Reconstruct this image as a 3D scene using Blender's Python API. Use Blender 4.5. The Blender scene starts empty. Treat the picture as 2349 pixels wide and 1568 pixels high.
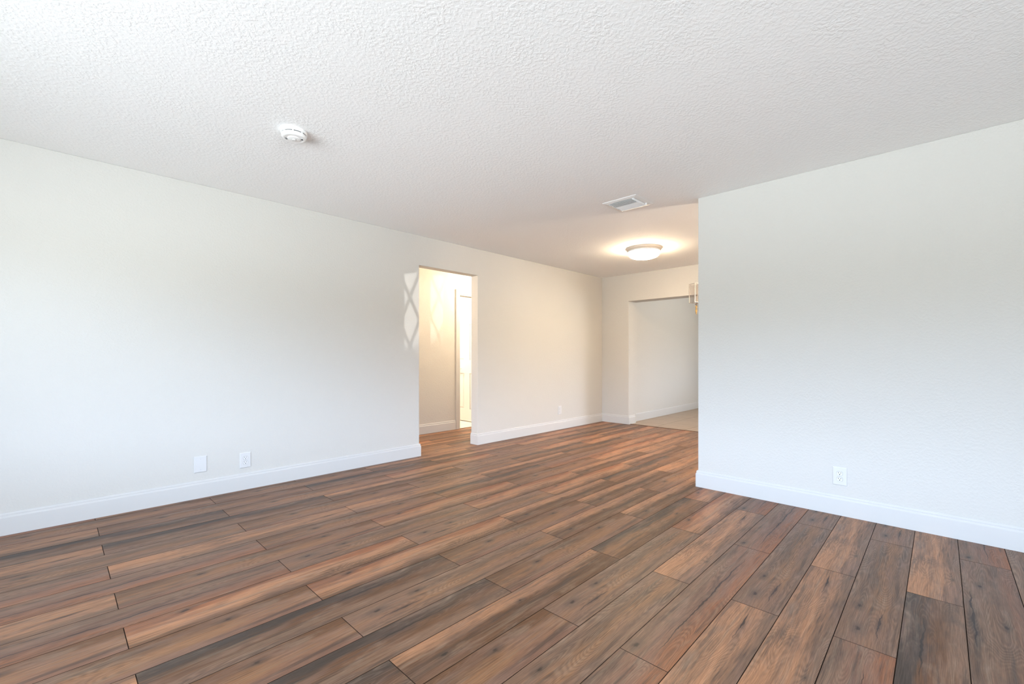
import bpy, bmesh, math, random
from mathutils import Vector, Matrix
PI = math.pi
C = bpy.context.scene.collection
SC = bpy.context.scene

# ------------------------------------------------------------------ camera
cd = bpy.data.cameras.new('camera'); cam = bpy.data.objects.new('camera', cd); C.objects.link(cam)
cd.sensor_fit = 'HORIZONTAL'; cd.sensor_width = 36.0
cd.lens = 1017.4 / 2349 * 36
cd.shift_y = 33.5 / 2349
cd.clip_start = 0.02; cd.clip_end = 200
cam.location = (0, 0, 1.10)
cam.rotation_euler = (PI/2, 0, math.radians(44.0 - 90.0))
SC.camera = cam

# ------------------------------------------------------------------ exposure
SC.view_settings.view_transform = 'Standard'
SC.view_settings.look = 'None'
SC.view_settings.gamma = 1.0
SC.view_settings.use_curve_mapping = False
SC.view_settings.exposure = 0.0
SC.cycles.use_denoising = True
SC.cycles.max_bounces = 10
SC.cycles.diffuse_bounces = 7
SC.cycles.glossy_bounces = 4
SC.cycles.transparent_max_bounces = 12
SC.cycles.sample_clamp_indirect = 6.0
SC.cycles.caustics_reflective = False
SC.cycles.caustics_refractive = False

# ------------------------------------------------------------------ sky (bright band between the trees and the porch roof)
wd = bpy.data.worlds.new('sky'); SC.world = wd; wd.use_nodes = True
nt = wd.node_tree; nt.nodes.clear()
wo = nt.nodes.new('ShaderNodeOutputWorld'); wb = nt.nodes.new('ShaderNodeBackground')
tc = nt.nodes.new('ShaderNodeTexCoord'); sx = nt.nodes.new('ShaderNodeSeparateXYZ')
mr = nt.nodes.new('ShaderNodeMapRange'); rp = nt.nodes.new('ShaderNodeValToRGB')
nt.links.new(tc.outputs['Generated'], sx.inputs[0]); nt.links.new(sx.outputs['Z'], mr.inputs['Value'])
mr.inputs['From Min'].default_value = -1.0; mr.inputs['From Max'].default_value = 1.0
nt.links.new(mr.outputs['Result'], rp.inputs['Fac']); nt.links.new(rp.outputs['Color'], wb.inputs['Color'])
# sine of the elevation -> radiance: sunlit paving close by, lawn, trees, sky strip, porch roof
SKY = [(-1.0, (0.9, 1.0, 1.05)), (-0.46, (0.9, 1.0, 1.05)), (-0.36, (3.0, 3.34, 3.52)), (-0.23, (3.9, 4.33, 4.55)), (-0.15, (2.7, 2.98, 3.06)), (-0.04, (2.1, 2.31, 2.31)), (0.06, (1.5, 1.66, 1.64)),
       (0.14, (4.3, 5.3, 6.7)), (0.27, (4.3, 5.3, 6.7)), (0.37, (1.1, 1.22, 1.3)), (1.0, (1.1, 1.22, 1.3))]
while len(rp.color_ramp.elements) < len(SKY): rp.color_ramp.elements.new(0.5)
for e, (p, c) in zip(rp.color_ramp.elements, SKY):
    e.position = (p + 1) / 2; e.color = (c[0]/10, c[1]/10, c[2]/10, 1)
wb.inputs['Strength'].default_value = 10 * 5.2
nt.links.new(wb.outputs[0], wo.inputs['Surface'])

# ------------------------------------------------------------------ measurements (metres; camera stands at the origin)
H = 2.44                    # ceiling
YL, TL = 4.15, 0.125        # long left wall and its thickness
XF = -1.35                  # window wall behind the camera
YR = -3.0                   # wall to the right, out of frame
XP, TP, YP = 3.80, 0.12, 1.477   # partition face, thickness, free end
XB, TB = 6.507, 0.252       # far wall of the dining end
DX0, DX1, DZ = 2.818, 3.683, 2.112   # hall doorway
OY, OZ = 3.647, 2.0         # left jamb and head of the kitchen opening
YH = 5.285                  # far wall of the hall
XT = 6.548                  # start of the kitchen tile
FRONT_WINDOWS = [(0.1, 2.85, 0.75, 2.08)]   # y0,y1,z0,z1 in the wall behind the camera
SIDE_FILL_OPENINGS = [(-1.15, 0.95, 0.75, 2.08)]          # x0,x1,z0,z1 of an unseen opening added in the right wall to even out the daylight

def area(name, loc, rot, sx_, sy_, power=0, color=(1, 1, 1), portal=False):
    ld = bpy.data.lights.new(name, 'AREA'); ld.shape = 'RECTANGLE'; ld.size = sx_; ld.size_y = sy_
    ld.energy = power; ld.color = color
    if portal: ld.cycles.is_portal = True
    o = bpy.data.objects.new(name, ld); C.objects.link(o); o.location = loc; o.rotation_euler = rot
    return o
for k, (x0, x1, z0, z1) in enumerate(SIDE_FILL_OPENINGS):
    area('window_portal', ((x0+x1)/2, YR-0.06, (z0+z1)/2), (PI/2, 0, 0), x1-x0, z1-z0, 10, portal=True)
for k, (y0, y1, z0, z1) in enumerate(FRONT_WINDOWS):          # portals guide the sampling of the sky
    area('window_portal', (XF-0.06, (y0+y1)/2, (z0+z1)/2), (0, -PI/2, 0), z1-z0, y1-y0, 10, portal=True)

# low sun glint off a car outside; it comes in through the lattice sidelight and draws its pattern on the left wall
gl = bpy.data.lights.new('car_glint', 'SPOT'); gl.energy = 4500; gl.color = (1.0, 0.98, 0.95); gl.shadow_soft_size = 0.012
gl.spot_size = math.radians(5.2); gl.spot_blend = 0.55
go = bpy.data.objects.new('car_glint', gl); C.objects.link(go); go.location = (-6.45, -6.75, -0.09)
go.rotation_euler = (Vector((2.74, 4.15, 1.76)) - Vector(go.location)).to_track_quat('-Z', 'Y').to_euler()

# ------------------------------------------------------------------ material helpers
class NT:
    def __init__(s, name):
        s.m = bpy.data.materials.new(name); s.m.use_nodes = True; s.t = s.m.node_tree
        s.b = next(n for n in s.t.nodes if n.type == 'BSDF_PRINCIPLED'); s.out = next(n for n in s.t.nodes if n.type == 'OUTPUT_MATERIAL')
    def n(s, kind, **kw):
        x = s.t.nodes.new('ShaderNode' + kind)
        for k, v in kw.items(): setattr(x, k, v)
        return x
    def set(s, sock, v):
        if hasattr(v, 'is_output') or isinstance(v, bpy.types.NodeSocket): s.t.links.new(v, sock)
        elif v is not None: sock.default_value = v
    def math(s, op, a, b=None, c=None, clamp=False):
        x = s.n('Math', operation=op, use_clamp=clamp); s.set(x.inputs[0], a)
        if b is not None: s.set(x.inputs[1], b)
        if c is not None: s.set(x.inputs[2], c)
        return x.outputs[0]
    def maprange(s, v, a, b, c, d, smooth=True):
        x = s.n('MapRange', interpolation_type='SMOOTHSTEP' if smooth else 'LINEAR', clamp=True)
        s.set(x.inputs['Value'], v); x.inputs['From Min'].default_value = a; x.inputs['From Max'].default_value = b
        x.inputs['To Min'].default_value = c; x.inputs['To Max'].default_value = d
        return x.outputs['Result']
    def mix(s, f, a, b, mode='MIX'):
        x = s.n('Mix', data_type='RGBA', blend_type=mode); s.set(x.inputs[0], f); s.set(x.inputs[6], a); s.set(x.inputs[7], b)
        return x.outputs[2]
    def noise(s, vec, scale=1.0, detail=2.0, rough=0.5, dist=0.0):
        x = s.n('TexNoise'); s.set(x.inputs['Vector'], vec); x.inputs['Scale'].default_value = scale
        x.inputs['Detail'].default_value = detail; x.inputs['Roughness'].default_value = rough; x.inputs['Distortion'].default_value = dist
        return x.outputs['Fac']
    def vmul(s, vec, k):
        x = s.n('VectorMath', operation='MULTIPLY'); s.set(x.inputs[0], vec); x.inputs[1].default_value = k
        return x.outputs[0]
    def bump(s, h, strength, dist):
        x = s.n('Bump'); s.set(x.inputs['Height'], h); x.inputs['Strength'].default_value = strength; x.inputs['Distance'].default_value = dist
        s.t.links.new(x.outputs[0], s.b.inputs['Normal']); return x

def simple(name, col, rough=0.5, spec=0.4, metal=0.0, coat=0.0):
    q = NT(name); b = q.b; b.inputs['Base Color'].default_value = (*col, 1); b.inputs['Roughness'].default_value = rough
    b.inputs['Specular IOR Level'].default_value = spec; b.inputs['Metallic'].default_value = metal
    if coat: b.inputs['Coat Weight'].default_value = coat
    v = q.noise(q.n('TexCoord').outputs['Object'], 90, 2)
    q.set(b.inputs['Roughness'], q.maprange(v, 0, 1, max(rough-0.04, 0.02), rough+0.04))
    return q.m

def plaster(name, col, scale, strength, rough=0.62, spec=0.25):
    """Painted drywall with a knocked-down orange-peel texture."""
    q = NT(name); b = q.b
    co = q.n('TexCoord').outputs['Object']
    big = q.noise(co, 1.7, 3)
    c1 = tuple(x*0.985 for x in col)
    q.set(b.inputs['Base Color'], q.mix(big, (*c1, 1), (*col, 1)))
    b.inputs['Roughness'].default_value = rough; b.inputs['Specular IOR Level'].default_value = spec
    a = q.noise(co, scale, 2.5, 0.5, 0.15)
    blobs = q.maprange(a, 0.42, 0.62, 0, 1)
    fine = q.noise(co, scale*3.1, 2.0)
    patch = q.maprange(q.noise(co, 6.0, 2), 0.3, 0.7, 0.55, 1.0)
    hgt = q.math('MULTIPLY', q.math('MULTIPLY_ADD', fine, 0.25, blobs), patch)
    q.bump(hgt, strength, 0.0022)
    return q.m

M = {}
M['wall'] = plaster('wall_paint', (0.575, 0.563, 0.536), 66, 0.32)
M['ceiling'] = plaster('ceiling_paint', (0.915, 0.925, 0.93), 62, 0.38, 0.8, 0.1)
M['trim'] = simple('white_trim_paint', (0.575, 0.572, 0.565), 0.5, 0.3)
M['white_plastic'] = simple('white_plastic', (0.615, 0.615, 0.62), 0.4, 0.35)
M['detector_white'] = simple('detector_white', (0.88, 0.885, 0.885), 0.4, 0.35)
M['outlet_face'] = simple('outlet_white', (0.68, 0.68, 0.685), 0.35, 0.45)
M['dark_slot'] = simple('dark_slot', (0.012, 0.012, 0.014), 0.6, 0.2)
M['grey_slot'] = simple('grey_slot', (0.10, 0.11, 0.115), 0.6, 0.2)
M['vent_white'] = simple('white_enamel', (0.78, 0.785, 0.785), 0.38, 0.4)
M['duct_grey'] = simple('duct_grey', (0.66, 0.67, 0.67), 0.7, 0.2)
M['nickel'] = simple('brushed_nickel', (0.62, 0.58, 0.54), 0.25, 0.5, 1.0)
M['satin_band'] = simple('satin_beige_metal', (0.80, 0.71, 0.60), 0.42, 0.5, 0.1)
M['wood_strip'] = simple('brown_strip', (0.10, 0.045, 0.018), 0.45, 0.35)
M['candle'] = simple('cream_sleeve', (0.78, 0.72, 0.64), 0.5, 0.3)
M['blind'] = simple('white_blind', (0.82, 0.82, 0.80), 0.5, 0.3)

def glass_mat(name, tint, tr):
    q = NT(name); t = q.t
    tp = q.n('BsdfTransparent'); tp.inputs[0].default_value = (*tint, 1)
    gl = q.n('BsdfGlossy'); gl.inputs['Roughness'].default_value = 0.04
    lw = q.n('LayerWeight'); lw.inputs[0].default_value = 0.2
    mx = q.n('MixShader'); q.set(mx.inputs[0], q.maprange(lw.outputs['Facing'], 0.0, 1.0, 0.05*tr, 0.5*tr))
    t.links.new(tp.outputs[0], mx.inputs[1]); t.links.new(gl.outputs[0], mx.inputs[2]); t.links.new(mx.outputs[0], q.out.inputs[0])
    return q.m
M['glass'] = glass_mat('clear_glass', (0.96, 0.945, 0.935), 1.0)
M['amber'] = simple('amber_glass', (0.86, 0.52, 0.16), 0.12, 0.6)
M['amber'].node_tree.nodes['Principled BSDF'].inputs['Transmission Weight'].default_value = 0.35

def emit(name, col, st):
    q = NT(name); q.b.inputs['Base Color'].default_value = (*col, 1)
    q.b.inputs['Emission Color'].default_value = (*col, 1); q.b.inputs['Emission Strength'].default_value = st
    sz = q.n('SeparateXYZ'); q.set(sz.inputs[0], q.n('TexCoord').outputs['Object'])   # the bulbs sit high, so the sides of the bowl glow most
    q.set(q.b.inputs['Emission Strength'], q.maprange(sz.outputs['Z'], -0.125, -0.075, st*0.66, st*0.72))
    return q.m
M['lamp_glow'] = emit('glowing_glass', (1.0, 0.775, 0.52), 150.0)

# ---- plank floor: every board carries three streak colours (left edge, middle, right edge), a print number, two knots and a split
def floor_mat():
    q = NT('oak_plank_print'); b = q.b
    uv = q.n('UVMap', uv_map='board').outputs[0]
    sp = q.n('SeparateXYZ'); q.set(sp.inputs[0], uv)
    U, V = sp.outputs[0], sp.outputs[1]
    at = lambda n: q.n('Attribute', attribute_name=n)
    L, Mi, R = (at(n).outputs['Color'] for n in ('tone_left', 'tone_middle', 'tone_right'))
    seed = at('print_seed').outputs['Fac']
    cb = q.n('CombineXYZ'); q.set(cb.inputs[0], U); q.set(cb.inputs[1], V); q.set(cb.inputs[2], q.math('MULTIPLY', seed, 3.7))
    v = cb.outputs[0]
    # the grain wanders a little across the board
    wob = q.math('SUBTRACT', q.noise(q.vmul(v, (2.2, 5, 1)), 1, 2, 0.5), 0.5)
    cw = q.n('CombineXYZ'); q.set(cw.inputs[0], U); q.set(cw.inputs[1], q.math('ADD', V, q.math('MULTIPLY', wob, 0.035))); q.set(cw.inputs[2], q.math('MULTIPLY', seed, 3.7))
    g = cw.outputs[0]
    v01 = q.math('DIVIDE', V, 0.1893)
    w1 = q.noise(q.vmul(v, (1.7, 8, 1)), 1, 3, 0.6)
    w2 = q.noise(q.vmul(g, (2.6, 48, 1)), 1, 4, 0.65)
    w3 = q.noise(q.vmul(g, (9, 90, 1)), 1, 2, 0.6)
    t = q.math('ADD', v01, q.math('MULTIPLY', q.math('SUBTRACT', w1, 0.5), 0.75))
    t = q.math('ADD', t, q.math('MULTIPLY', q.math('SUBTRACT', w2, 0.5), 0.7))
    t = q.math('ADD', t, q.math('MULTIPLY', q.math('SUBTRACT', w3, 0.5), 0.35))
    col = q.mix(q.maprange(t, 0.12, 0.50, 0, 1), L, Mi)
    col = q.mix(q.maprange(t, 0.52, 0.90, 0, 1), col, R)
    # long dark and light streaks
    s1 = q.noise(q.vmul(g, (1.5, 30, 1)), 1, 6, 0.66)
    col = q.mix(q.maprange(s1, 0.48, 0.70, 0, 0.72), col, (0.060, 0.044, 0.036, 1))
    s2 = q.noise(q.vmul(g, (1.2, 38, 5)), 1, 5, 0.64)
    col = q.mix(q.maprange(s2, 0.50, 0.72, 0, 0.55), col, (0.29, 0.205, 0.145, 1))
    blot = q.noise(q.vmul(v, (3.0, 11, 2.3)), 1, 5, 0.62, 0.4)
    col = q.mix(q.maprange(blot, 0.48, 0.70, 0, 0.42), col, (0.070, 0.058, 0.052, 1))
    blush = q.noise(q.vmul(v, (2.4, 10, 4.1)), 1, 4, 0.6, 0.4)
    col = q.mix(q.maprange(blush, 0.48, 0.70, 0, 0.50), col, (0.235, 0.140, 0.105, 1))
    pale = q.noise(q.vmul(v, (3.6, 16, 6.3)), 1, 4, 0.62, 0.4)
    col = q.mix(q.maprange(pale, 0.52, 0.72, 0, 0.40), col, (0.30, 0.215, 0.160, 1))
    # growth rings
    rn = q.noise(q.vmul(v, (1.1, 7.5, 1.3)), 1, 2, 0.40)
    rings = q.math('SINE', q.math('MULTIPLY', rn, 330))
    rmask = q.maprange(q.noise(q.vmul(v, (2.0, 6, 2.1)), 1, 1), 0.42, 0.60, 0.10, 1)
    rm = q.math('MULTIPLY', q.maprange(rings, -1, 0.3, 1, 0), rmask)
    col = q.mix(q.math('MULTIPLY', rm, 0.30), col, (0.085, 0.058, 0.043, 1))
    rm2 = q.math('MULTIPLY', q.maprange(rings, 0.3, 1.0, 0, 1), rmask)
    col = q.mix(q.math('MULTIPLY', rm2, 0.13), col, (0.33, 0.25, 0.19, 1))
    # fibres
    f1 = q.noise(q.vmul(g, (10, 380, 1)), 1, 3, 0.7)
    fcol = q.n('CombineColor'); fv = q.maprange(f1, 0.28, 0.72, 0.66, 1.32, False)
    for k in range(3): q.set(fcol.inputs[k], fv)
    col = q.mix(1.0, col, fcol.outputs[0], 'MULTIPLY')
    # knots: soft halo, dark heart
    rag = q.math('MULTIPLY', q.math('SUBTRACT', q.noise(q.vmul(v, (30, 75, 1)), 1, 3, 0.6), 0.5), 0.022)
    for nm in ('knot_a', 'knot_b'):
        ks = q.n('SeparateXYZ'); q.set(ks.inputs[0], at(nm).outputs['Vector'])
        dx = q.math('MULTIPLY', q.math('SUBTRACT', U, ks.outputs[0]), 0.42); dy = q.math('SUBTRACT', V, ks.outputs[1])
        d = q.math('SQRT', q.math('ADD', q.math('MULTIPLY', dx, dx), q.math('MULTIPLY', dy, dy)))
        d = q.math('DIVIDE', q.math('ADD', d, rag), q.math('MAXIMUM', ks.outputs[2], 0.0005))
        col = q.mix(q.maprange(d, 0.8, 3.6, 0.50, 0), col, (0.075, 0.058, 0.048, 1))
        col = q.mix(q.maprange(d, 0.25, 1.15, 0.80, 0), col, (0.026, 0.020, 0.018, 1))
    # split along the grain
    ss = q.n('SeparateXYZ'); q.set(ss.inputs[0], at('split').outputs['Vector'])
    mid = q.math('MULTIPLY', q.math('ADD', ss.outputs[0], ss.outputs[1]), 0.5); half = q.math('MAXIMUM', q.math('MULTIPLY', q.math('SUBTRACT', ss.outputs[1], ss.outputs[0]), 0.5), 0.001)
    env = q.maprange(q.math('DIVIDE', q.math('ABSOLUTE', q.math('SUBTRACT', U, mid)), half), 0.0, 1.0, 1.0, 0.0)
    wv = q.math('MULTIPLY', q.math('SUBTRACT', q.noise(q.vmul(v, (5, 0.01, 1)), 1, 4, 0.6), 0.5), 0.05)
    sd = q.math('ABSOLUTE', q.math('SUBTRACT', q.math('ADD', V, wv), ss.outputs[2]))
    wid = q.math('MULTIPLY', env, q.maprange(q.noise(q.vmul(v, (9, 0.01, 2)), 1, 2), 0.35, 0.65, 0.0006, 0.0042))
    col = q.mix(q.math('MULTIPLY', q.maprange(q.math('SUBTRACT', sd, wid), -0.0006, 0.0022, 0.85, 0), q.maprange(env, 0.0, 0.1, 0, 1)), col, (0.020, 0.016, 0.016, 1))
    col = q.mix(q.math('MULTIPLY', q.maprange(sd, 0.0, 0.022, 0.40, 0), env), col, (0.060, 0.046, 0.040, 1))
    q.set(b.inputs['Base Color'], col)
    q.set(b.inputs['Roughness'], q.maprange(w2, 0.2, 0.8, 0.38, 0.50))
    b.inputs['Specular IOR Level'].default_value = 0.20
    q.bump(q.math('ADD', f1, q.math('MULTIPLY', w2, 0.6)), 0.12, 0.0008)
    return q.m
M['plank'] = floor_mat()
M['plank_edge'] = simple('plank_edge', (0.030, 0.017, 0.011), 0.6, 0.2)

def tile_mat(name, a, bcol, grout, sz, off=0.5, rough=0.42):
    q = NT(name); b = q.b; co = q.n('TexCoord').outputs['Object']
    br = q.n('TexBrick'); q.set(br.inputs['Vector'], co); br.offset = off
    br.inputs['Scale'].default_value = 1; br.inputs['Brick Width'].default_value = sz; br.inputs['Row Height'].default_value = sz
    br.inputs['Mortar Size'].default_value = 0.005; br.inputs['Mortar Smooth'].default_value = 0.2
    n1 = q.noise(co, 7, 5, 0.65, 0.8)
    tone = q.mix(n1, (*a, 1), (*bcol, 1))
    q.set(br.inputs['Color1'], tone); q.set(br.inputs['Color2'], q.mix(0.25, tone, (*bcol, 1))); br.inputs['Mortar'].default_value = (*grout, 1)
    q.set(b.inputs['Base Color'], br.outputs['Color']); b.inputs['Roughness'].default_value = rough; b.inputs['Specular IOR Level'].default_value = 0.35
    q.bump(q.math('SUBTRACT', 1.0, br.outputs['Fac']), 0.4, 0.002)
    return q.m
M['tile'] = tile_mat('beige_tile', (0.33, 0.25, 0.18), (0.44, 0.35, 0.265), (0.17, 0.12, 0.085), 0.46)
M['bath_tile'] = tile_mat('cream_tile', (0.62, 0.55, 0.45), (0.72, 0.65, 0.55), (0.5, 0.42, 0.33), 0.33, 0.0)

# ------------------------------------------------------------------ mesh helpers
def box(bm, x0, x1, y0, y1, z0, z1):
    vs = [bm.verts.new((x, y, z)) for x in (x0, x1) for y in (y0, y1) for z in (z0, z1)]
    for f in ((0, 1, 3, 2), (4, 6, 7, 5), (0, 4, 5, 1), (2, 3, 7, 6), (0, 2, 6, 4), (1, 5, 7, 3)):
        bm.faces.new([vs[i] for i in f])
def bbox(bm, x0, x1, y0, y1, z0, z1, bev, seg=2):
    t = bmesh.new(); box(t, x0, x1, y0, y1, z0, z1)
    bmesh.ops.bevel(t, geom=t.edges[:] + t.verts[:], offset=bev, segments=seg, profile=0.5, affect='EDGES')
    join(bm, t)
def join(bm, t, mat=None):
    if mat is not None: bmesh.ops.transform(t, matrix=mat, verts=t.verts[:])
    me = bpy.data.meshes.new('tmp'); t.to_mesh(me); bm.from_mesh(me); bpy.data.meshes.remove(me); t.free()
def lathe(bm, prof, seg=48, cx=0, cy=0, cz=0, caps=True):
    rings = []
    for r, z in prof:
        if r < 1e-6: rings.append([bm.verts.new((cx, cy, cz+z))])
        else: rings.append([bm.verts.new((cx+r*math.cos(2*PI*k/seg), cy+r*math.sin(2*PI*k/seg), cz+z)) for k in range(seg)])
    for a, b in zip(rings, rings[1:]):
        for k in range(seg):
            k2 = (k+1) % seg
            if len(a) == 1 and len(b) == 1: continue
            if len(a) == 1: bm.faces.new((a[0], b[k2], b[k]))
            elif len(b) == 1: bm.faces.new((a[k], a[k2], b[0]))
            else: bm.faces.new((a[k], a[k2], b[k2], b[k]))
def prism(bm, pts, axis, a, b):
    """Extrude a closed 2D outline. axis 'y': pts are (x,z); 'x': pts are (y,z); 'z': pts are (x,y)."""
    def P(p, t): return {'y': (p[0], t, p[1]), 'x': (t, p[0], p[1]), 'z': (p[0], p[1], t)}[axis]
    A = [bm.verts.new(P(p, a)) for p in pts]; B = [bm.verts.new(P(p, b)) for p in pts]
    bm.faces.new(A); bm.faces.new(B[::-1])
    n = len(pts)
    for k in range(n): bm.faces.new((A[k], B[k], B[(k+1) % n], A[(k+1) % n]))
def tube(bm, pts, r, seg=12):
    """Round bar along a list of points."""
    pts = [Vector(p) for p in pts]; rings = []
    for i, p in enumerate(pts):
        d = (pts[min(i+1, len(pts)-1)] - pts[max(i-1, 0)]).normalized()
        u = d.cross(Vector((0, 0, 1)));  u = u.normalized() if u.length > 1e-4 else Vector((1, 0, 0))
        w = d.cross(u).normalized()
        rings.append([bm.verts.new(p + r*(math.cos(2*PI*k/seg)*u + math.sin(2*PI*k/seg)*w)) for k in range(seg)])
    for a, b in zip(rings, rings[1:]):
        for k in range(seg): bm.faces.new((a[k], a[(k+1) % seg], b[(k+1) % seg], b[k]))
    bm.faces.new(rings[0][::-1]); bm.faces.new(rings[-1])
def obj(name, bm, mat, parent=None, smooth=False, bevel=0.0, label=None):
    bmesh.ops.recalc_face_normals(bm, faces=bm.faces[:])
    me = bpy.data.meshes.new(name); bm.to_mesh(me); bm.free()
    o = bpy.data.objects.new(name, me); C.objects.link(o); me.materials.append(mat)
    if smooth:
        for p in me.polygons: p.use_smooth = True
        me.set_sharp_from_angle(angle=math.radians(38))
    if parent: o.parent = parent
    if bevel:
        m = o.modifiers.new('bevel', 'BEVEL'); m.width = bevel; m.segments = 2; m.limit_method = 'ANGLE'; m.angle_limit = math.radians(50)
    if label: o['label'] = label
    return o
def struct(name, bm, mat, label=None, **k):
    o = obj(name, bm, mat, **k); o['kind'] = 'structure'
    if label: o['label'] = label
    return o
def thing(name, label, cat, loc, rz=0, group=None):
    o = bpy.data.objects.new(name, None); C.objects.link(o); o.location = loc; o.rotation_euler = (0, 0, rz)
    o.empty_display_size = 0.1; o['label'] = label; o['category'] = cat
    if group: o['group'] = group
    return o
def wall_holes(bm, axis, t0, t1, a0, a1, z0, z1, holes):
    """Wall with rectangular window holes, from slabs. holes: (a_lo, a_hi, z_lo, z_hi) sorted along a."""
    def slab(p0, p1, q0, q1):
        if p1-p0 < 1e-6 or q1-q0 < 1e-6: return
        if axis == 'x': box(bm, t0, t1, p0, p1, q0, q1)
        else: box(bm, p0, p1, t0, t1, q0, q1)
    c = a0
    for h in holes:
        slab(c, h[0], z0, z1); slab(h[0], h[1], z0, h[2]); slab(h[0], h[1], h[3], z1); c = h[1]
    slab(c, a1, z0, z1)

# ------------------------------------------------------------------ room shell
# long left wall with the hall doorway cut to the floor
bm = bmesh.new()
prism(bm, [(XF-0.12, 0), (DX0, 0), (DX0, DZ), (DX1, DZ), (DX1, 0), (XB+TB, 0), (XB+TB, H), (XF-0.12, H)], 'y', YL, YL+TL)
struct('wall_left', bm, M['wall'], 'long off-white textured wall with a doorway to the hall', bevel=0.004)
# window wall behind the camera
bm = bmesh.new()
SIDELIGHT = (-1.018, -0.628, 0.165, 1.105)
wall_holes(bm, 'x', XF-0.12, XF, YR, YL, 0, H, sorted(FRONT_WINDOWS + [SIDELIGHT]))
struct('wall_front', bm, M['wall'], 'window wall behind the viewer')
bm = bmesh.new(); wall_holes(bm, 'y', YR-0.12, YR, XF-0.12, XB+TB, 0, H, SIDE_FILL_OPENINGS); struct('wall_right', bm, M['wall'], 'end wall beyond the partition, out of view')
# partition
bm = bmesh.new(); box(bm, XP, XP+TP, YR, YP, 0, H)
struct('wall_partition', bm, M['wall'], 'pale wall on the right ending in a free corner', bevel=0.004)
# far wall with the wide opening into the tiled room
bm = bmesh.new()
prism(bm, [(YL, 0), (OY, 0), (OY, OZ), (0.9, OZ), (0.9, 0), (YR, 0), (YR, H), (YL, H)], 'x', XB, XB+TB)
struct('wall_back', bm, M['wall'], 'far wall with a wide opening to the tiled room', bevel=0.004)
# hall and the bright room behind it
bm = bmesh.new()
prism(bm, [(1.5, 0), (4.307, 0), (4.307, 2.055), (4.912, 2.055), (4.912, 0), (6.757, 0), (6.757, H), (1.5, H)], 'y', YH, YH+0.115)
struct('wall_hall', bm, M['wall'], 'hall wall seen through the doorway')
bm = bmesh.new(); box(bm, 1.38, 1.5, YL+TL, YH+0.115, 0, H); struct('wall_hall_end', bm, M['wall'], 'end wall of the hall, out of view')
bm = bmesh.new(); box(bm, 6.757, 6.877, YL+TL, 7.62, 0, H); struct('wall_hall_far', bm, M['wall'], 'far end of the hall, out of view')
bm = bmesh.new(); box(bm, 3.28, 3.40, YH+0.115, 7.62, 0, H); struct('wall_bath_left', bm, M['wall'], 'side wall of the bright room, out of view')
bm = bmesh.new(); box(bm, 4.945, 5.06, YH+0.115, 7.50, 0, H); struct('wall_bath_right', bm, M['wall'], 'side wall behind the open door, out of view')
bm = bmesh.new(); box(bm, 3.40, 6.757, 7.50, 7.62, 0, H); struct('wall_bath_back', bm, M['wall'], 'back wall of the bright room, out of view')
# tiled room
KX = 10.3
bm = bmesh.new(); box(bm, XB+TB, KX, 3.732, 3.85, 0, H); struct('wall_kitchen_left', bm, M['wall'], 'plain wall of the tiled room seen through the wide opening')
KWIN = (-1.3, 0.8, 0.85, 2.1)
bm = bmesh.new(); wall_holes(bm, 'x', KX, KX+0.12, -1.6, 3.85, 0, H, [KWIN]); struct('wall_kitchen_back', bm, M['wall'], 'window wall of the tiled room, out of view')
bm = bmesh.new(); box(bm, XB+TB, KX+0.12, -1.72, -1.6, 0, H); struct('wall_kitchen_right', bm, M['wall'], 'side wall of the tiled room, out of view')
# ceiling
bm = bmesh.new(); box(bm, XF-0.12, KX+0.12, YR-0.12, 7.62, H, H+0.12)
struct('ceiling', bm, M['ceiling'], 'white textured ceiling')
# tile floors
bm = bmesh.new(); box(bm, XT+0.004, KX+0.12, -1.72, 3.85, -0.06, 0.0); struct('floor_kitchen', bm, M['tile'], 'beige tile floor beyond the wide opening')
bm = bmesh.new(); box(bm, 3.40, 6.757, YH+0.006, 7.62, -0.06, 0.002); struct('floor_bath', bm, M['bath_tile'], 'cream tile floor behind the hall')
# thin brown strips where the planks meet tile
bm = bmesh.new(); prism(bm, [(XT-0.014, 0.0), (XT-0.012, 0.004), (XT+0.003, 0.006), (XT+0.006, 0.0)], 'y', 0.9, OY-0.001)
struct('trim_1', bm, M['wood_strip'], 'dark brown strip between planks and tile')
bm = bmesh.new(); box(bm, 4.325, 4.894, YH-0.008, YH+0.006, -0.005, 0.004); struct('trim_2', bm, M['wood_strip'], 'brown strip under the inner doorway')

# ------------------------------------------------------------------ plank floor
PW, PL, Y0 = 0.1893, 1.2905, -0.075
def srgb(r, g, b): return tuple(((c/255/12.92) if c/255 <= 0.04045 else ((c/255+0.055)/1.055)**2.4) for c in (r, g, b))
FK = 0.71
tone = lambda r, g, b: tuple(c*k for c, k in zip(srgb(r, g, b), (FK, FK*0.935, FK*0.83)))
PEACH, ORANGE, GREY, CHAR, ROSE, BROWN, TAN, SAND = (tone(204, 154, 122), tone(170, 114, 84), tone(147, 118, 102), tone(84, 74, 70),
    tone(152, 116, 101), tone(124, 91, 69), tone(166, 126, 98), tone(176, 150, 130))
Z = (0, 0, 0)
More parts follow.
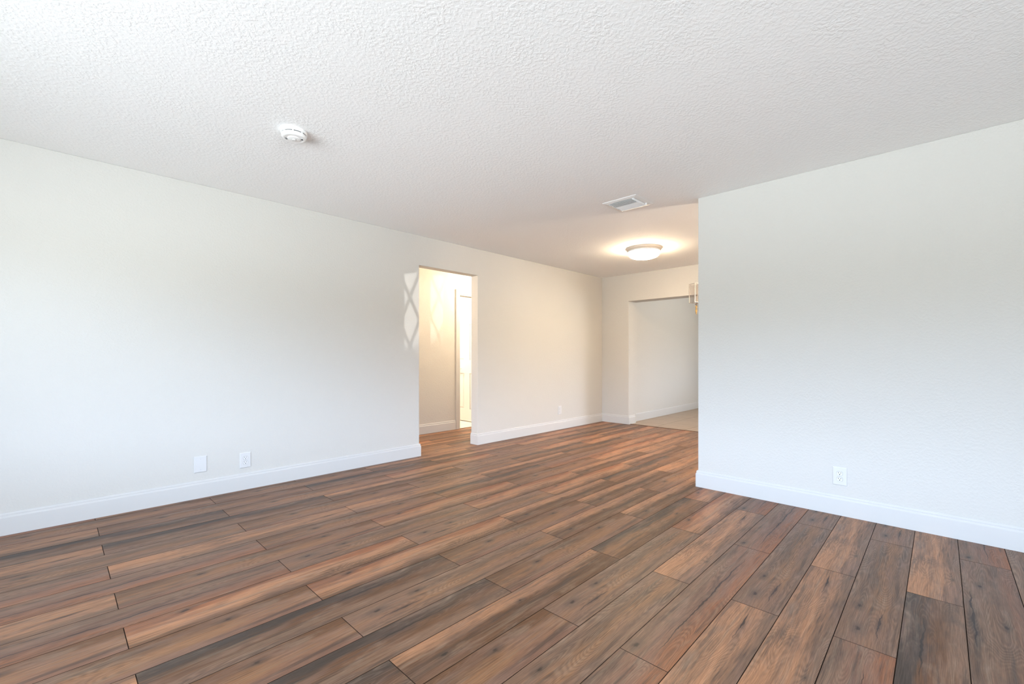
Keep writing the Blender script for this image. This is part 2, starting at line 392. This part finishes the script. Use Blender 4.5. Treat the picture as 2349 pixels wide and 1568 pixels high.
# print: left edge, middle, right edge, seed, knot, knot (along, across, size), split (from, to, across); lengths in metres
DESIGN = {
    'O': (PEACH, PEACH, GREY, 1.0, Z, (0.30, 0.16, 0.004), (0.98, 1.24, 0.098)),
    'G': (GREY, TAN, GREY, 2.0, (0.13, 0.062, 0.011), (0.34, 0.045, 0.009), (0.08, 0.34, 0.128)),
    'R': (GREY, ROSE, ORANGE, 3.0, (0.06, 0.035, 0.010), Z, (0.02, 1.20, 0.108)),
    'D': (CHAR, BROWN, GREY, 4.0, Z, Z, (0.55, 1.1, 0.062)),
    'E': (PEACH, BROWN, BROWN, 5.0, (0.62, 0.075, 0.006), (0.16, 0.12, 0.008), Z),
    'P': (ORANGE, PEACH, BROWN, 6.0, (0.20, 0.03, 0.008), Z, Z),
    'C': (CHAR, TAN, BROWN, 7.0, Z, (0.9, 0.11, 0.006), Z),
    'M': (BROWN, TAN, ROSE, 8.0, (0.32, 0.07, 0.009), (0.95, 0.05, 0.008), Z),
    'W': (GREY, GREY, ROSE, 9.0, (0.55, 0.12, 0.007), (0.95, 0.06, 0.008), (0.25, 0.9, 0.028))}
PICK = {(-2, 1): 'R', (-2, 2): 'G', (-1, 1): 'W', (-1, 2): 'R', (0, 1): 'D', (0, 2): 'O', (1, 0): 'R', (1, 1): 'G', (1, 2): 'G', (2, 1): 'O', (2, 2): 'O',
    (3, 0): 'O', (3, 1): 'G', (3, 2): 'G', (4, 0): 'R', (4, 1): 'R', (4, 2): 'R', (5, 0): 'G', (5, 1): 'O', (5, 2): 'R', (6, 0): 'M', (6, 1): 'G', (6, 2): 'P',
    (7, 0): 'E', (7, 1): 'C', (7, 2): 'P', (8, 0): 'D', (8, 1): 'M', (8, 2): 'E', (9, -1): 'M', (9, 0): 'G', (9, 1): 'E', (9, 2): 'M', (10, -1): 'O', (10, 0): 'D',
    (10, 1): 'M', (10, 2): 'E', (11, -1): 'M', (11, 0): 'P', (11, 1): 'E', (11, 2): 'C', (12, -1): 'M', (12, 0): 'P', (12, 1): 'G', (12, 2): 'P', (13, -1): 'R',
    (13, 0): 'G', (13, 1): 'P', (13, 2): 'E', (14, -1): 'O', (14, 0): 'M', (14, 1): 'P', (14, 2): 'M', (15, -1): 'R', (15, 0): 'M', (15, 1): 'C', (16, -1): 'R',
    (16, 0): 'O', (16, 1): 'O', (17, -1): 'G', (17, 0): 'M', (18, -1): 'O', (18, 0): 'D', (18, 1): 'E', (19, -1): 'D', (19, 0): 'M', (20, -1): 'O', (20, 0): 'M', (21, -1): 'M'}
def floor_planks():
    rnd = random.Random(11)
    bm = bmesh.new()
    uvl = bm.loops.layers.uv.new('board')
    cl = [bm.loops.layers.float_color.new(n) for n in ('tone_left', 'tone_middle', 'tone_right')]
    sl = bm.faces.layers.float.new('print_seed')
    kl = [bm.faces.layers.float_vector.new(n) for n in ('knot_a', 'knot_b', 'split')]
    X0, X1, YA, YB = XF, XT, YR, YH+0.004
    g, dep = 0.0015, 0.0035
    r0 = math.floor((YA-Y0)/PW); r1 = math.floor((YB-Y0)/PW)
    for r in range(r0, r1+1):
        ya, yb = max(Y0+r*PW, YA), min(Y0+(r+1)*PW, YB)
        off = 0.199 if r % 2 == 0 else 0.847
        c0 = math.floor((X0-off)/PL); c1 = math.floor((X1-off)/PL)
        for c in range(c0, c1+1):
            xa, xb = max(off+c*PL, X0), min(off+(c+1)*PL, X1)
            key = PICK.get((r, c)) or rnd.choice('OGGRDEEPPCMM')
            flip = key.islower(); key = key.upper()
            d = DESIGN[key]; hb = 1 + rnd.uniform(-0.08, 0.08)
            xo = off+c*PL; yo = Y0+r*PW
            def uvof(x, y):
                u, v = x-xo, PW-(y-yo)
                if flip: u, v = PL-u, PW-v
                return (u + 20*d[3], v)
            o = [(xa+g, ya+g), (xb-g, ya+g), (xb-g, yb-g), (xa+g, yb-g)]
            top = [bm.verts.new((x, y, 0)) for x, y in o]
            q = [(xa, ya), (xb, ya), (xb, yb), (xa, yb)]
            bot = [bm.verts.new((x, y, -dep)) for x, y in q]
            fs = [bm.faces.new(top)]
            for k in range(4): f = bm.faces.new((bot[k], bot[(k+1) % 4], top[(k+1) % 4], top[k])); f.material_index = 1; fs.append(f)
            for f in fs:
                f[sl] = d[3]
                for k in range(3):
                    a = d[4+k]; f[kl[k]] = (a[0]+20*d[3] if a != Z else -9, a[1]+(20*d[3] if k == 2 and a != Z else 0), a[2])
                for lp in f.loops:
                    lp[uvl].uv = uvof(lp.vert.co.x, lp.vert.co.y)
                    for k in range(3): lp[cl[k]] = (*(t*hb for t in d[k]), 1)
    me = bpy.data.meshes.new('floor'); bm.to_mesh(me); bm.free()
    o = bpy.data.objects.new('floor', me); C.objects.link(o); me.materials.append(M['plank']); me.materials.append(M['plank_edge'])
    o['kind'] = 'structure'; o['label'] = 'brown wood-look plank floor'
floor_planks()

# ------------------------------------------------------------------ baseboards
BB = [(0, 0), (0.015, 0), (0.015, 0.108), (0.0135, 0.113), (0.010, 0.117), (0.0095, 0.121), (0.0105, 0.125), (0.0095, 0.131), (0.006, 0.137), (0, 0.138)]
BBK = [(0, 0), (0.014, 0), (0.014, 0.118), (0.010, 0.128), (0, 0.132)]
def sweep(name, path, prof, label):
    """Moulding along a wall line; the profile stands on the left of the walking direction, corners mitred."""
    bm = bmesh.new(); P = [Vector(p) for p in path]; rings = []
    for i, p in enumerate(P):
        ns = []
        if i > 0: d = (P[i]-P[i-1]).normalized(); ns.append(Vector((-d.y, d.x)))
        if i < len(P)-1: d = (P[i+1]-P[i]).normalized(); ns.append(Vector((-d.y, d.x)))
        n = ns[0] if len(ns) == 1 else (ns[0]+ns[1]) / (1+ns[0].dot(ns[1]))
        rings.append([bm.verts.new((p.x+n.x*a, p.y+n.y*a, z+0.0006)) for a, z in prof])
    m = len(prof)
    for a, b in zip(rings, rings[1:]):
        for k in range(m): bm.faces.new((a[k], a[(k+1) % m], b[(k+1) % m], b[k]))
    bm.faces.new(rings[0]); bm.faces.new(rings[-1][::-1])
    return struct(name, bm, M['trim'], label)
sweep('baseboard_left', [(DX0, YL+TL), (DX0, YL), (XF, YL), (XF, YR)], [(a, z) for a, z in BB], 'tall white baseboard on the left wall up to the doorway')
sweep('baseboard_back', [(XB+TB-0.055, OY), (XB, OY), (XB, YL), (DX1, YL), (DX1, YL+TL)], BB, 'white baseboard around the far corner')
sweep('baseboard_right', [(XP, YR), (XP, YP), (XP+TP, YP), (XP+TP, YR)], BB, 'white baseboard along the right wall and its free end')
sweep('baseboard_kitchen', [(KX, 3.732), (XB+TB, 3.732)], BBK, 'white baseboard in the tiled room')
sweep('baseboard_hall', [(4.238, YH), (1.5, YH)], BB, 'white baseboard on the hall wall')

# ------------------------------------------------------------------ inner doorway casing and its open door
def casing():
    x0, x1, zt = 4.307, 4.912, 2.055; w, p = 0.066, 0.016
    prof = lambda a, b, fn: None
    bm = bmesh.new()
    def bar(pts): prism(bm, pts, 'y', YH-p, YH-0.0005)
    bar([(x0-w, 0.001), (x0, 0.001), (x0, zt), (x0-w, zt+w)])
    bar([(x0-w, zt+w), (x0, zt), (x1, zt), (x1+w, zt+w)])
    bar([(x1, 0.001), (x1+w, 0.001), (x1+w, zt+w), (x1, zt)])
    # raised outer bead
    prism(bm, [(x0-w, 0.001), (x0-w+0.014, 0.001), (x0-w+0.014, zt+w-0.014), (x0-w, zt+w)], 'y', YH-p-0.005, YH-p)
    prism(bm, [(x0-w, zt+w), (x0-w+0.014, zt+w-0.014), (x1+w-0.014, zt+w-0.014), (x1+w, zt+w)], 'y', YH-p-0.005, YH-p)
    # jamb lining with stop
    box(bm, x0+0.0005, x0+0.018, YH-0.004, YH+0.12, 0.003, zt-0.0005); box(bm, x1-0.018, x1-0.0005, YH-0.004, YH+0.12, 0.003, zt-0.0005)
    box(bm, x0+0.018, x1-0.018, YH-0.004, YH+0.12, zt-0.018, zt-0.0005)
    box(bm, x0+0.018, x1-0.018, YH+0.045, YH+0.075, zt-0.030, zt-0.018); box(bm, x0+0.018, x0+0.030, YH+0.045, YH+0.075, 0.003, zt-0.018)
    return struct('trim_3', bm, M['trim'], 'white casing around the inner doorway')
casing()
def door():
    y0, y1, xf, th = YH+0.122, YH+0.122+0.72, 4.868, 0.034      # hinged at y0, swung open; the face looks back down the room
    z0, z1 = 0.012, 2.035
    bm = bmesh.new(); r = 0.009
    box(bm, xf+r, xf+th, y0, y1, z0, z1)
    ym = 5.762; hs = 0.072; st = 0.11
    cols = [(y0+st, ym-hs), (ym+hs, y1-st)]
    rows = [(0.215, 0.82), (1.04, 1.65), (1.78, 1.955)]
    # stiles and rails stand proud of the slab
    for a, b in ((y0, y0+st), (ym-hs, ym+hs), (y1-st, y1)): box(bm, xf, xf+r, a, b, z0, z1)
    zs = [z0] + [v for rw in rows for v in rw] + [z1]
    for a, b in zip(zs[0::2], zs[1::2]):
        for c in cols: box(bm, xf, xf+r, c[0], c[1], a, b)
    for c in cols:
        for rw in rows:                       # raised field with sloped edges
            e, f = 0.012, 0.034
            A = [bm.verts.new((xf+r-0.0002, y, z)) for y, z in ((c[0]+e, rw[0]+e), (c[1]-e, rw[0]+e), (c[1]-e, rw[1]-e), (c[0]+e, rw[1]-e))]
            B = [bm.verts.new((xf+0.002, y, z)) for y, z in ((c[0]+f, rw[0]+f), (c[1]-f, rw[0]+f), (c[1]-f, rw[1]-f), (c[0]+f, rw[1]-f))]
            bm.faces.new(B)
            for k in range(4): bm.faces.new((A[k], A[(k+1) % 4], B[(k+1) % 4], B[k]))
    d = struct('door_1', bm, M['trim'], 'white six-panel door standing open behind the hall')
    bm = bmesh.new()
    lathe(bm, [(0, 0), (0.031, 0), (0.031, 0.005), (0.026, 0.010), (0.012, 0.012), (0.011, 0.048), (0, 0.048)], 24)
    bmesh.ops.rotate(bm, verts=bm.verts[:], cent=(0, 0, 0), matrix=Matrix.Rotation(-PI/2, 3, 'Y'))
    bmesh.ops.translate(bm, verts=bm.verts[:], vec=(xf, 5.972, 0.905))
    tube(bm, [(xf-0.043, 5.985, 0.905), (xf-0.048, 5.95, 0.905), (xf-0.050, 5.90, 0.902), (xf-0.049, 5.86, 0.896)], 0.0095, 12)
    obj('door_handle', bm, M['satin_band'], d, True, label='lever handle')
door()

# ------------------------------------------------------------------ windows behind the camera
def window_frame(n, y0, y1, z0, z1, xw=XF, thick=0.12, cross=False):
    bm = bmesh.new(); a, b = (xw-0.085, xw-0.035)
    f = 0.035
    box(bm, a, b, y0, y0+f, z0, z1); box(bm, a, b, y1-f, y1, z0, z1); box(bm, a, b, y0+f, y1-f, z0, z0+f); box(bm, a, b, y0+f, y1-f, z1-f, z1)
    if not cross:
        k = 2 if y1-y0 > 2 else 1
        for i in range(1, k+1):
            ym = y0 + (y1-y0)*i/(k+1); box(bm, a+0.005, b-0.005, ym-0.02, ym+0.02, z0+f, z1-f)
    else:
        n_c, n_k = 3, 2; hh = (z1-z0-2*f)/n_c; ww = (y1-y0-2*f)/n_k; w = 0.0075     # diamond lattice, two columns of three
        for i in range(n_c):
            p, q = z0+f+i*hh, z0+f+(i+1)*hh
            for c in range(n_k):
                for s in (0, 1):
                    ya, yb = y0+f+c*ww, y0+f+(c+1)*ww
                    if s: ya, yb = yb, ya
                    d = Vector((yb-ya, q-p)).normalized(); nn = Vector((-d.y, d.x))*w
                    prism(bm, [(ya+nn.x, p+nn.y), (yb+nn.x, q+nn.y), (yb-nn.x, q-nn.y), (ya-nn.x, p-nn.y)], 'x', a+0.02+0.004*s, a+0.030+0.004*s)
    return struct('window_%d' % n, bm, M['trim'], 'window behind the viewer')
for k, wv in enumerate(FRONT_WINDOWS): window_frame(k+1, *wv)
window_frame(3, *SIDELIGHT, cross=True)

# ------------------------------------------------------------------ wall plates
def plate_body(root, w, h, t=0.0065):
    bm = bmesh.new()
    A = [(-w/2, -h/2), (w/2, -h/2), (w/2, h/2), (-w/2, h/2)]; e = 0.005
    ring = []
    for dy, ins in ((0, 0), (-0.0030, 0), (-0.0054, 0.0018), (-t, e)):
        ring.append([bm.verts.new((x-math.copysign(ins, x), dy, z-math.copysign(ins, z))) for x, z in A])
    for p, q in zip(ring, ring[1:]):
        for k in range(4): bm.faces.new((p[k], p[(k+1) % 4], q[(k+1) % 4], q[k]))
    bm.faces.new(ring[-1]); bm.faces.new(ring[0][::-1])
    return obj('plate', bm, M['white_plastic'], root)
def disc(bm, x, y, z, r, t, seg=20, cut=None):
    """Disc facing -y at y, thickness t; cut flattens the top and bottom at that half height."""
    pts = []
    for k in range(seg):
        px, pz = r*math.cos(2*PI*k/seg), r*math.sin(2*PI*k/seg)
        if cut: pz = max(-cut, min(cut, pz))
        pts.append((x+px, z+pz))
    prism(bm, pts, 'y', y-t, y)
def screw(root, x, z, y):
    bm = bmesh.new(); disc(bm, x, y, z, 0.0032, 0.0008, 16); s = obj('screw', bm, M['white_plastic'], root)
    bm = bmesh.new(); box(bm, x-0.0026, x+0.0026, y-0.0010, y-0.0007, z-0.0004, z+0.0004); obj('screw_slot', bm, M['grey_slot'], s)
def outlet(label, loc, rz, w=0.082, h=0.126):
    root = thing('wall_outlet', label, 'electrical outlet', loc, rz, 'wall outlets')
    plate_body(root, w, h); y = -0.0065
    for s in (1, -1):
        zc = s*0.0195
        bm = bmesh.new(); disc(bm, 0, y+0.0001, zc, 0.0182, 0.0005, 32, 0.0152); rim = obj('socket_gap_shade', bm, M['grey_slot'], root, label='grey disc painted as the shadow gap around the socket')  # shade of the gap is put in as a grey disc
        bm = bmesh.new(); disc(bm, 0, y, zc, 0.0172, 0.0022, 32, 0.0142); f = obj('socket', bm, M['outlet_face'], root)
        yy = y-0.0022
        bm = bmesh.new(); box(bm, -0.0078, -0.0052, yy-0.0002, yy+0.0004, zc+0.0005, zc+0.0095); obj('blade_slot', bm, M['dark_slot'], f)
        bm = bmesh.new(); box(bm, 0.0052, 0.0078, yy-0.0002, yy+0.0004, zc+0.0015, zc+0.0085); obj('blade_slot', bm, M['dark_slot'], f)
        bm = bmesh.new(); disc(bm, 0, yy+0.0004, zc-0.0068, 0.0030, 0.0006, 16); obj('ground_hole', bm, M['dark_slot'], f)
    screw(root, 0, 0, y)
    return root
outlet('white duplex outlet low on the left wall, to the right of the blank plate', (1.110, YL, 0.2425), 0)
outlet('small far white duplex outlet past the hall doorway, near the far corner', (5.339, YL, 0.289), 0, 0.080)
outlet('white duplex outlet low on the pale right-hand wall', (XP, 0.5025, 0.270), -PI/2)
b = thing('blank_wall_plate', 'plain white blank cover plate low on the left wall', 'wall plate', (0.8005, YL, 0.262), 0)
plate_body(b, 0.083, 0.126)
for s in (1, -1): screw(b, 0, s*0.041, -0.0065)

# ------------------------------------------------------------------ smoke detector
def smoke(loc):
    root = thing('smoke_detector', 'round white smoke detector on the ceiling', 'smoke detector', loc, math.radians(20))
    bm = bmesh.new(); lathe(bm, [(0, 0), (0.071, 0), (0.073, -0.003), (0.073, -0.014), (0.070, -0.018), (0, -0.018)], 64); obj('mounting_base', bm, M['detector_white'], root, True)
    bm = bmesh.new(); lathe(bm, [(0, -0.0175), (0.0625, -0.0175), (0.0625, -0.0235), (0, -0.0235)], 64); obj('slot_band', bm, M['dark_slot'], root, True, label='dark ventilation slots')
    bm = bmesh.new()
    lathe(bm, [(0, -0.0225), (0.066, -0.0225), (0.0685, -0.025), (0.0680, -0.034), (0.064, -0.041), (0.056, -0.044), (0.052, -0.0435), (0.036, -0.0425), (0.0345, -0.046), (0.030, -0.0475), (0, -0.0475)], 72)
    body = obj('cover', bm, M['detector_white'], root, True)
    n = 8                                                    # ribs that interrupt the slot
    for k in range(n):
        a = 2*PI*k/n; bm = bmesh.new(); box(bm, 0.060, 0.0692, -0.0038, 0.0038, -0.0235, -0.0165)
        bmesh.ops.rotate(bm, verts=bm.verts[:], cent=(0, 0, 0), matrix=Matrix.Rotation(a, 3, 'Z')); obj('rib', bm, M['detector_white'], root)
    bm = bmesh.new(); lathe(bm, [(0, -0.047), (0.0115, -0.047), (0.0115, -0.0495), (0.0095, -0.0505), (0, -0.0505)], 32); obj('test_button', bm, M['detector_white'], body, True)
    bm = bmesh.new(); lathe(bm, [(0.0128, -0.0474), (0.0118, -0.0479), (0.0122, -0.0474)], 32); obj('button_ring', bm, M['grey_slot'], body, True)
    bm = bmesh.new(); lathe(bm, [(0, -0.0474), (0.0018, -0.0474), (0.0018, -0.0482), (0, -0.0482)], 12, 0.006, 0.016); obj('indicator_light', bm, M['grey_slot'], body, True)
    for a0, m, nn in ((-0.62, 'dark_slot', 3), (2.3, 'grey_slot', 4)):                  # sounder slits
        for k in range(nn):
            bm = bmesh.new(); a = math.radians(-58) + a0 + 0.62 + k*0.13; r0_, r1_ = 0.0405, 0.0500
            pts = [(r0_*math.cos(a), r0_*math.sin(a)), (r1_*math.cos(a), r1_*math.sin(a))]
            d = Vector((pts[1][0]-pts[0][0], pts[1][1]-pts[0][1])).normalized(); nv = Vector((-d.y, d.x))*0.0014
            prism(bm, [(pts[0][0]+nv.x, pts[0][1]+nv.y), (pts[1][0]+nv.x, pts[1][1]+nv.y), (pts[1][0]-nv.x, pts[1][1]-nv.y), (pts[0][0]-nv.x, pts[0][1]-nv.y)], 'z', -0.0440, -0.0432)
            obj('sounder_slit', bm, M[m], body)
smoke((0.999, 2.770, H))

# ------------------------------------------------------------------ ceiling vent
def vent(x0, x1, y0, y1):
    cx, cy = (x0+x1)/2, (y0+y1)/2; hx, hy_ = (x1-x0)/2, (y1-y0)/2
    root = thing('ceiling_vent', 'white square louvered air vent on the ceiling', 'air vent', (cx, cy, H))
    bm = bmesh.new(); fr = 0.036
    # sloped frame: outer lip, down to the inner rim
    rings = []
    for ins, z in ((0, -0.0002), (0, -0.003), (0.008, -0.006), (fr-0.004, -0.012), (fr, -0.011), (fr, -0.0005)):
        rings.append([bm.verts.new((sx_*(hx-ins), sy_*(hy_-ins), z)) for sx_, sy_ in ((-1, -1), (1, -1), (1, 1), (-1, 1))])
    for p, q in zip(rings, rings[1:]):
        for k in range(4): bm.faces.new((p[k], p[(k+1) % 4], q[(k+1) % 4], q[k]))
    obj('frame', bm, M['vent_white'], root)
    ix, iy = hx-fr, hy_-fr
    bm = bmesh.new(); box(bm, -ix, ix, -iy, iy, -0.0022, -0.0008); obj('backing', bm, M['duct_grey'], root, label='dark duct opening behind the louvers')
    def louver(pa, pb, tilt, w=0.019, t=0.0012):
        """blade from pa to pb, tilted about its length"""
        pa, pb = Vector(pa), Vector(pb); d = (pb-pa).normalized(); s = d.cross(Vector((0, 0, 1)))
        o_ = s*math.cos(tilt)*w/2 + Vector((0, 0, math.sin(tilt)*w/2)); nrm = o_.cross(d).normalized()*t/2
        bm = bmesh.new(); q = []
        for p in (pa, pb):
            q.append([bm.verts.new(p + a*o_ + b_*nrm) for a, b_ in ((1, 1), (-1, 1), (-1, -1), (1, -1))])
        for k in range(4): bm.faces.new((q[0][k], q[0][(k+1) % 4], q[1][(k+1) % 4], q[1][k]))
        bm.faces.new(q[0][::-1]); bm.faces.new(q[1])
        return obj('louver', bm, M['vent_white'], root)
    ys, ye = -iy+0.030, iy-0.012
    for k in range(12):
        x = -ix + 0.010 + k*(2*ix-0.02)/11
        louver((x, ys, -0.0098), (x, ye, -0.0098), math.radians(38 if k < 6 else -38))
    for k in range(15):
        x = -ix + 0.010 + k*(2*ix-0.02)/14
        bm = bmesh.new(); box(bm, x-0.0007, x+0.0007, -iy+0.001, ys-0.003, -0.0155, -0.0025); obj('end_vane', bm, M['vent_white'], root)
    for k in range(8):
        x = -ix + 0.016 + k*(2*ix-0.032)/7
        bm = bmesh.new(); box(bm, x-0.0007, x+0.0007, ye+0.002, iy-0.001, -0.0125, -0.0025); obj('end_vane', bm, M['vent_white'], root)
    bm = bmesh.new(); box(bm, ix*0.62, ix*0.68, -iy-0.016, -iy-0.004, -0.026, -0.009); obj('damper_lever', bm, M['vent_white'], root)
vent(3.342, 3.650, 1.808, 2.130)

# ------------------------------------------------------------------ flush ceiling light (lit)
def ceiling_lamp(loc):
    root = thing('ceiling_light', 'lit round flush ceiling light with white glass bowl', 'ceiling light', loc)
    bm = bmesh.new(); lathe(bm, [(0, -0.0003), (0.212, -0.0003), (0.214, -0.004), (0.210, -0.020), (0.200, -0.030), (0.190, -0.032), (0, -0.032)], 72); obj('pan', bm, M['satin_band'], root, True, label='beige metal pan')
    bm = bmesh.new(); lathe(bm, [(0.188, -0.030), (0.197, -0.034), (0.199, -0.042), (0.195, -0.050), (0.186, -0.052), (0.184, -0.044)], 72); obj('ring', bm, M['vent_white'], root, True)
    bm = bmesh.new(); lathe(bm, [(0.185, -0.046), (0.186, -0.062), (0.178, -0.088), (0.155, -0.108), (0.115, -0.121), (0.06, -0.127), (0, -0.128)], 72); obj('glass_bowl', bm, M['lamp_glow'], root, True, label='glowing white glass bowl')
ceiling_lamp((5.085, 2.640, H))

# ------------------------------------------------------------------ chandelier, mostly behind the partition
def chandelier():
    cx, cy = 5.00, 1.615; rr = 0.33; a0 = math.radians(100.4)
    root = thing('chandelier', 'nickel chandelier arm with clear glass box shade and amber drop, at the partition edge', 'chandelier', (cx, cy, H))
    bm = bmesh.new(); lathe(bm, [(0, 0), (0.065, 0), (0.065, -0.012), (0.05, -0.024), (0.012, -0.028), (0, -0.028)], 40); obj('canopy', bm, M['nickel'], root, True)
    bm = bmesh.new(); tube(bm, [(0, 0, -0.027), (0, 0, -0.70)], 0.007); lathe(bm, [(0, -0.64), (0.022, -0.66), (0.03, -0.70), (0.022, -0.74), (0.01, -0.77), (0, -0.79)], 24); obj('stem', bm, M['nickel'], root, True)
    zb, zt = 1.693-H, 1.905-H; hs = 0.052
    for k in range(4):
        a = a0 + k*PI/2; dx, dy = math.cos(a), math.sin(a); sxp, syp = rr*dx, rr*dy
        bm = bmesh.new(); tube(bm, [(0.02*dx, 0.02*dy, -0.72), (0.12*dx, 0.12*dy, -0.768), (0.22*dx, 0.22*dy, -0.772), (sxp, syp, zb-0.010)], 0.006); obj('arm', bm, M['nickel'], root, True)
        T = Matrix.Translation((sxp, syp, 0)) @ Matrix.Rotation(a+PI/4, 4, 'Z')
        t = bmesh.new()                                   # frame of the shade: four posts, top and bottom rims, floor plate
        for s1 in (-1, 1):
            for s2 in (-1, 1): box(t, s1*hs-0.0028, s1*hs+0.0028, s2*hs-0.0028, s2*hs+0.0028, zb, zt)
            for z in (zb, zt-0.005):
                box(t, -hs, hs, s1*hs-0.0028, s1*hs+0.0028, z, z+0.005); box(t, s1*hs-0.0028, s1*hs+0.0028, -hs, hs, z, z+0.005)
        box(t, -hs, hs, -0.006, 0.006, zb, zb+0.003); box(t, -0.006, 0.006, -hs, hs, zb, zb+0.003)
        bm = bmesh.new(); join(bm, t, T); sh = obj('shade_frame', bm, M['nickel'], root)
        t = bmesh.new()
        for s1 in (-1, 1):
            box(t, -hs+0.003, hs-0.003, s1*(hs-0.001)-0.001, s1*(hs-0.001)+0.001, zb+0.005, zt-0.005); box(t, s1*(hs-0.001)-0.001, s1*(hs-0.001)+0.001, -hs+0.003, hs-0.003, zb+0.005, zt-0.005)
        bm = bmesh.new(); join(bm, t, T); obj('glass_panes', bm, M['glass'], sh, label='clear glass panes')
        bm = bmesh.new(); lathe(bm, [(0, zb+0.003), (0.011, zb+0.003), (0.011, zb+0.075), (0, zb+0.075)], 16, sxp, syp); obj('candle_sleeve', bm, M['candle'], root, True)
        bm = bmesh.new(); lathe(bm, [(0, 0.013), (0.009, 0.009), (0.0125, 0), (0.009, -0.009), (0, -0.013)], 20, sxp, syp, zb-0.012); obj('ball', bm, M['nickel'], root, True)
        bm = bmesh.new(); lathe(bm, [(0, 0), (0.009, -0.006), (0.011, -0.022), (0.007, -0.036), (0.005, -0.042), (0.011, -0.054), (0.012, -0.064), (0.006, -0.090), (0.0015, -0.108), (0, -0.110)], 16, sxp, syp, zb-0.024); obj('amber_drop', bm, M['amber'], root, True, label='amber glass drop')
chandelier()

# ------------------------------------------------------------------ lamps in the hall and the room behind it, added fill lights, daylight for the tiled room
def point(name, loc, p, col, r=0.12):
    ld = bpy.data.lights.new(name, 'POINT'); ld.energy = p; ld.color = col; ld.shadow_soft_size = r
    o = bpy.data.objects.new(name, ld); C.objects.link(o); o.location = loc; return o
point('hall_light', (2.2, 4.72, 2.0), 48, (1.0, 0.76, 0.54), 0.12)  # second hall light, added to brighten the doorway reveal
point('hall_light', (4.75, 4.72, 2.25), 82, (1.0, 0.77, 0.52), 0.12)
point('bath_lamp', (4.25, 6.3, 2.15), 170, (1.0, 0.86, 0.68), 0.15)
point('dining_fill_light', (4.55, -0.3, 1.65), 125, (1.0, 0.84, 0.66), 0.15)  # unseen light added as warm fill for the dining end
point('kitchen_fill_light', (8.3, 1.6, 2.25), 30, (1.0, 0.84, 0.66), 0.15)  # unseen light added to brighten the tiled room
y0, y1, z0, z1 = KWIN
area('kitchen_portal', (KX+0.06, (y0+y1)/2, (z0+z1)/2), (0, PI/2, 0), z1-z0, y1-y0, 10, portal=True)
